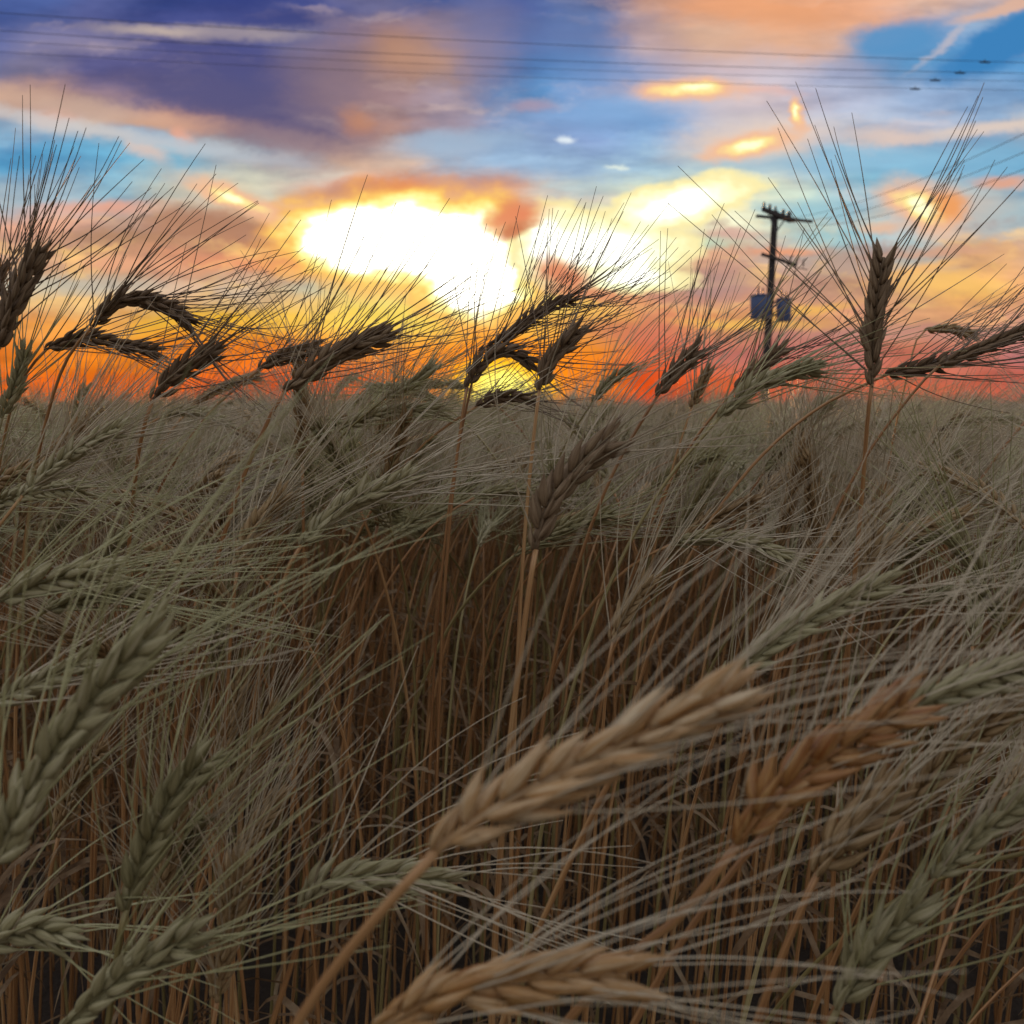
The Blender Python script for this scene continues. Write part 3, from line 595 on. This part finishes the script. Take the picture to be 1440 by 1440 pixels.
occupied = []
for i, h in enumerate(H):
    g = np.random.default_rng(100 + i)
    pts = [P3(*p) for p in h['pts']]; L = spline(pts, 10)[1]
    s = h['s'] or min(1.15, max(.75, L / 0.09))
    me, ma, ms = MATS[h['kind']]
    base = np.array(pts[0]); t0 = unit(np.array(pts[0]) - np.array(pts[1]))
    ctl = [base + unit(np.array(pts[1]) - base) * 0.002]
    if h['stalk']:
        ctl += [P3(*p) for p in h['stalk']]
        last = ctl[-1]; dd = unit(ctl[-1] - ctl[-2])
    else: last = base; dd = t0
    dd = unit(dd + np.array([0, .1, 0]))
    # bend over into an upright straw
    step = last.copy(); d = dd.copy()
    while step[2] > 0.06:
        d = unit(d + np.array([0, 0.008, -0.30])); step = step + d * 0.045; ctl.append(step.copy())
    foot = np.array([step[0] - .004, step[1] + .004, 0.0]); ctl.append(foot)
    root = obj('wheat_plant', None, loc=foot, label=h['label'], category='wheat plant')
    sp_, _ = spline(ctl, 72)
    mb = MB(); stalk_tube(mb, sp_, .0012 * s, .0019 * s, 8); obj('stalk', mb.mesh('stalk', [ms], off=foot), root)
    roll = h['roll']
    side = unit(np.cross(unit(np.array(pts[-1]) - base), FWD)); 
    sd2 = unit(side + FWD * g.uniform(-.55, .55))
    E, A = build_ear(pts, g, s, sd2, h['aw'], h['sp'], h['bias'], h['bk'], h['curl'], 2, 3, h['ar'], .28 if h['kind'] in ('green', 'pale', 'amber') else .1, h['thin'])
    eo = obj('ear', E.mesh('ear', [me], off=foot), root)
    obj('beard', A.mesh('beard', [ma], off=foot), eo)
    for q in range(1 + int(g.random() < .5)):
        k_ = int(g.uniform(30, 52)); mb = MB(); a_ = g.uniform(0, 6.28)
        if sp_[k_][2] > .7: continue
        leaf_mesh(mb, sp_[k_], [math.cos(a_), abs(math.sin(a_)), 0], g, g.uniform(.12, .22), g.uniform(.006, .01)); obj('leaf', mb.mesh('leaf', [M_LEAF], off=foot), root)
    occupied.append(foot)

# ------------------------------------------------------------------ wheat: kinds for the rest of the field
def variant(seed, th_e, th_t, top, detail, per, joined=False, start=.62):
    """a plant in its own space, foot at the origin, nodding towards +X"""
    g = np.random.default_rng(seed)
    n = 40; seg = []; Ls = .74; Le = g.uniform(.08, .10)
    q = np.zeros(3); pts = [q.copy()]; wob = g.uniform(-.05, .05)
    for i in range(n):
        u = (i + 1) / n; th = R(3 + 4 * g.random() * 0) + R(th_e) * max(0, (u - start) / (1 - start)) ** 1.7 + R(3) * u
        q = q + np.array([math.sin(th), wob * u, math.cos(th)]) * Ls / n; pts.append(q.copy())
    ear = [q.copy()]
    for i in range(6):
        th = R(th_e + 3 + (th_t - th_e) * (i + 1) / 6); q = q + np.array([math.sin(th), wob, math.cos(th)]) * Le / 6; ear.append(q.copy())
    mz = max(p[2] for p in ear + pts); k = top / mz
    st = np.array(pts); st[:, 2] *= k; off = st[-1] - ear[0]; ear = [e + off for e in ear]
    s = g.uniform(.85, 1.02); kind = g.integers(0, 3)
    S_, E, A, Lf = MB(), MB(), MB(), MB()
    if joined: E = A = Lf = S_
    stalk_tube(S_, st[::-1][::(1 if detail else 3)], .0012, .0018, 6 if detail else 4, 0)
    ph = g.uniform(0, 3.14); ax = unit(ear[-1] - ear[0]); b1 = unit(np.cross(ax, [0, 1, 0])); b2 = np.cross(ax, b1)
    build_ear(ear, g, s if detail else s * 1.25, b1 * math.cos(ph) + b2 * math.sin(ph), g.uniform(.09, .12), g.uniform(24, 42), (g.uniform(-.25, .6), g.uniform(-.3, .3), g.uniform(.1, .6)), .7, .25,
              detail, per, .00043 if detail else .0007, .30, 1.0, E, A, 1 if joined else 0, 2 if joined else 0)
    leaves = []
    for q_ in range(3 if detail else 1):
        j = int(g.uniform(10, 30)); a_ = g.uniform(0, 6.28); Lf2 = Lf if joined else MB()
        leaf_mesh(Lf2, st[j], [math.cos(a_), math.sin(a_), 0], g, g.uniform(.12, .24), g.uniform(.005, .009), 3 if joined else 0, n=8 if detail else 5); leaves.append(Lf2)
    if joined: return S_
    return S_, E, A, leaves, ear
SHAPES = [(4, 12), (10, 24), (18, 36), (26, 48), (34, 62), (42, 78), (55, 96), (22, 40), (30, 70), (14, 44), (48, 70), (60, 112)]
PAL = [(M_EAR, M_AWN, M_STK), (M_EAR, M_AWN, M_STK), (M_EARG, M_AWNG, M_STKG), (M_EARG, M_AWN, M_STK)]
protos = []
BENT = [(58, 70), (66, 80), (74, 92)]        # plants blown over from low down
for i, (a, b_) in enumerate(SHAPES + BENT):
    S_, E, A, Ls_, ear = variant(500 + i, a, b_, .83, 1, 3, start=.62 if i < 12 else .22); pm = PAL[i % 4]
    protos.append((S_.mesh('stalk', [pm[2]]), E.mesh('ear', [pm[0]]), A.mesh('beard', [pm[1]]), [l_.mesh('leaf', [M_LEAF]) for l_ in Ls_], ear))

def lean_angle(g):
    return g.normal(0, .95) if g.random() < .72 else g.uniform(-3.14, 3.14)
ZONES = [
    (lambda x, y: x < 330, 'wheat plants of the left side of the field', 'straw-coloured bearded wheat plant in the thick stand below the dark arching ears'),
    (lambda x, y: x < 620, 'wheat plants below the white cloud', 'straw-coloured bearded wheat plant in the thick stand straight below the white cloud'),
    (lambda x, y: x < 820, 'wheat plants below the sun', 'straw-coloured bearded wheat plant in the thick stand straight below the setting sun'),
    (lambda x, y: x < 1150, 'wheat plants below the utility pole', 'straw-coloured bearded wheat plant in the thick stand straight below the utility pole'),
    (lambda x, y: True, 'wheat plants of the right side of the field', 'straw-coloured bearded wheat plant in the thick stand below the tall upright ear'),
]
made = []
def place_plant(x, y, rz, sz, k, g, tilt=0.0):
    sm, em, am, lm, ear = protos[k]
    c, s_ = math.cos(rz), math.sin(rz); e = ear[3] * sz
    ex, ey, d = proj((x + e[0] * c - e[1] * s_, y + e[0] * s_ + e[1] * c, e[2]))
    zone = next(z for z in ZONES if z[0](ex, ey))
    r = obj('wheat_plant', None, loc=(x, y, 0), label=zone[2], category='wheat plant', group=zone[1])
    r.rotation_euler = (tilt * math.sin(rz + 1), tilt * math.cos(rz), rz); r.scale = (sz, sz, sz)
    obj('stalk', sm, r); eo = obj('ear', em, r); obj('beard', am, eo)
    for l_ in lm: obj('leaf', l_, r)
    made.append((x, y))
N_IND = 300 - len(H)
# every place in the near field, nearest rows first
g = np.random.default_rng(77)
cand = []
def ok(x, y, pts, r):
    return all((x - a) ** 2 + (y - b_) ** 2 > r * r for a, b_ in pts)
pts_all = [(f_[0], f_[1]) for f_ in occupied]
tries = 0
def in_view(x, y, m=0.03): return abs(x) < y * 0.525 + m
fieldpts = []
# low, close plants on both sides (the camera looks down on them)
lowspots = []
for _ in range(400):
    y = g.uniform(.34, .62); x = g.uniform(-1, 1) * (y * .53 + .05)
    ex_ = 720 + F * (x + .03) / y
    if 300 < ex_ < 960 or (x < 0 and y < .42): continue
    if ok(x, y, pts_all + lowspots, .035): lowspots.append((x, y))
    if len(lowspots) >= 66: break
def ear_px(x, y, rz, sz, k):
    """where the ear of a plant put there would be seen: base and tip"""
    e = protos[k][4]; c, s_ = math.cos(rz) * sz, math.sin(rz) * sz
    return [proj((x + q[0] * c - q[1] * s_, y + q[0] * s_ + q[1] * c, q[2] * sz)) for q in (e[0], e[-1])]
def crowds(x, y, rz, sz, k):
    """true where an ear would stand in the gap in the middle, or stick into the lens"""
    for ex, ey, d in ear_px(x, y, rz, sz, k):
        if d < .30: return True
        if 320 < ex < 900 and ey > 770: return True
        if ey > 1230 and 430 < ex < 1080: return True
    return False
low_used = []
for (x, y) in lowspots:
    zt_ = .88 - y * math.tan(R(g.uniform(9, 27))); sz = max(.6, zt_ / .83)
    for _ in range(12):
        k = int(g.integers(12, 15)) if (x > 0 and g.random() < .45) else int(g.integers(0, 12)); rz = g.normal(0, .6)
        if not crowds(x, y, rz, sz, k): place_plant(x, y, rz, sz, k, g, R(4)); low_used.append((x, y)); break
pts_all += low_used
def swell(x, y): return .022 * math.sin(x * 3.1 + 1.3 * y) + .018 * math.sin(x * 7.3 - 2.2 * y + 1) + .012 * math.sin(17 * x + 5 * y)
dens_r = .044
ring = []
while len(made) + len(ring) < N_IND and tries < 60000:
    tries += 1
    y = .62 + (1.42 - .62) * math.sqrt(g.random()); x = g.uniform(-1, 1) * (y * .525 + .05)
    if ok(x, y, ring[-2000:] + pts_all, dens_r): ring.append((x, y))
for (x, y) in ring:
    sz = g.normal(.960, .035) + swell(x, y) + (.065 if g.random() < .14 else 0)
    for t_ in range(40):
        k = int(g.integers(0, 12)); rz = lean_angle(g)
        if t_ > 25: k = int(g.choice([0, 1, 9]))
        if not crowds(x, y, rz, sz, k): break
    place_plant(x, y, rz, sz, k, g, R(g.uniform(0, 3)))
print('individual plants', len(made) + len(H))
near_all = pts_all + ring

# the mass of the field beyond them: too many to count
src = bpy.data.collections.new('wheat_kinds')
NN = 10; 
for i in range(NN):
    a, b_ = SHAPES[i]; m_ = variant(700 + i, a, b_, .83, 1, 2, True); pm = PAL[i % 4]
    o = bpy.data.objects.new('wheat_kind_a.%03d' % i, m_.mesh('wheat_kind', [pm[2], pm[0], pm[1], M_LEAF])); src.objects.link(o)
NF = 6
for i in range(NF):
    # a far tuft: seven plain plants in one
    g2 = np.random.default_rng(900 + i); m_ = MB()
    for q in range(7):
        a, b_ = SHAPES[int(g2.integers(0, len(SHAPES)))]
        v_ = variant(950 + i * 9 + q, a, b_, .83, 0, 2, True); V = np.vstack(v_.v); rz = lean_angle(g2); c, s_ = math.cos(rz), math.sin(rz)
        k_ = g2.normal(1, .045); V2 = V.copy(); V2[:, 0] = (V[:, 0] * c - V[:, 1] * s_) + g2.uniform(-.11, .11); V2[:, 1] = V[:, 0] * s_ + V[:, 1] * c + g2.uniform(-.11, .11); V2[:, 2] *= k_
        n0 = m_.n; m_.v.append(V2); m_.f.extend([tuple(j + n0 for j in f_) for f_ in v_.f]); m_.m.extend(v_.m); m_.n += len(V2); m_.a.extend(v_.a)
    pm = PAL[i % 4]
    o = bpy.data.objects.new('wheat_kind_b.%03d' % i, m_.mesh('wheat_kind', [pm[2], pm[0], pm[1], M_LEAF])); src.objects.link(o)
pos, rot, scl, idx = [], [], [], []
g = np.random.default_rng(31)
def put(x, y, near, sc_):
    pos.append((x, y, 0)); tl = R(g.uniform(0, 5)); a = g.uniform(0, 6.28)
    rot.append((tl * math.sin(a), tl * math.cos(a), lean_angle(g) if near else g.normal(0, .5))); scl.append(sc_)
    idx.append(int(g.integers(0, NN)) if near else NN + int(g.integers(0, NF)))
# dense rows, jittered grid
cell = .050
for yy in np.arange(.62, 3.4, cell):
    for xx in np.arange(-yy * .66 - .25, yy * .66 + .25, cell):
        x, y = xx + g.uniform(-.5, .5) * cell, yy + g.uniform(-.5, .5) * cell
        if y < 1.44 and abs(x) < y * .525 + .06: continue
        put(x, y, True, g.normal(.955, .042) + swell(x, y) + (.07 if g.random() < .08 else 0))
n_near = len(pos)
for r0, r1, c_ in ((3.3, 8, .15), (8, 22, .42), (22, 60, 1.1)):
    for yy in np.arange(r0, r1, c_):
        for xx in np.arange(-yy * .68, yy * .68, c_):
            put(xx + g.uniform(-.5, .5) * c_, yy + g.uniform(-.5, .5) * c_, False, g.normal(.950, .035) + .6 * swell(xx, yy))
print('mass points', n_near, len(pos))
me = bpy.data.meshes.new('wheat_field'); me.from_pydata(pos, [], [])
at = me.attributes.new('rot', 'FLOAT_VECTOR', 'POINT'); at.data.foreach_set('vector', np.array(rot, 'f').ravel())
at = me.attributes.new('scl', 'FLOAT', 'POINT'); at.data.foreach_set('value', np.array(scl, 'f'))
at = me.attributes.new('pick', 'INT', 'POINT'); at.data.foreach_set('value', np.array(idx, 'i'))
fo = obj('wheat_field', me, kind='stuff', label='dense ripe wheat field stretching to the horizon', category='wheat field')
ng = bpy.data.node_groups.new('wheat_scatter', 'GeometryNodeTree')
ng.interface.new_socket('Geometry', in_out='INPUT', socket_type='NodeSocketGeometry'); ng.interface.new_socket('Geometry', in_out='OUTPUT', socket_type='NodeSocketGeometry')
gi = ng.nodes.new('NodeGroupInput'); go = ng.nodes.new('NodeGroupOutput')
ci = ng.nodes.new('GeometryNodeCollectionInfo'); ci.inputs['Collection'].default_value = src; ci.inputs['Separate Children'].default_value = True; ci.inputs['Reset Children'].default_value = True
ip = ng.nodes.new('GeometryNodeInstanceOnPoints'); ip.inputs['Pick Instance'].default_value = True
def attr(nm, ty, sk):
    a_ = ng.nodes.new('GeometryNodeInputNamedAttribute'); a_.data_type = ty; a_.inputs['Name'].default_value = nm
    o_ = [q for q in a_.outputs if q.enabled and q.name == 'Attribute'][0]; ng.links.new(o_, sk)
ng.links.new(gi.outputs[0], ip.inputs['Points']); ng.links.new(ci.outputs[0], ip.inputs['Instance'])
attr('rot', 'FLOAT_VECTOR', ip.inputs['Rotation']); attr('scl', 'FLOAT', ip.inputs['Scale']); attr('pick', 'INT', ip.inputs['Instance Index'])
ng.links.new(ip.outputs[0], go.inputs[0])
md = fo.modifiers.new('scatter', 'NODES'); md.node_group = ng

# far crop surface, rows merging into a rough sheet
m_far = simple('far_crop', (0.24, 0.17, 0.10), 0.85, scale=6, var=.4)
mb = MB(); g = np.random.default_rng(8)
rr = [4.0]; 
while rr[-1] < 2500: rr.append(rr[-1] * 1.035)
na = 420; V = []
for r_ in rr:
    for a_ in np.linspace(-1.0, 1.0, na): V.append((r_ * math.sin(a_), r_ * math.cos(a_), (.71 if r_ < 30 else .78) + g.normal(0, .02 if r_ < 60 else .03)))
f = [(i * na + j, i * na + j + 1, (i + 1) * na + j + 1, (i + 1) * na + j) for i in range(len(rr) - 1) for j in range(na - 1)]
mb.add(V, f); obj('distant_wheat', mb.mesh('distant_wheat', [m_far]), kind='stuff', label='far wheat merging into one rough surface', category='wheat field')
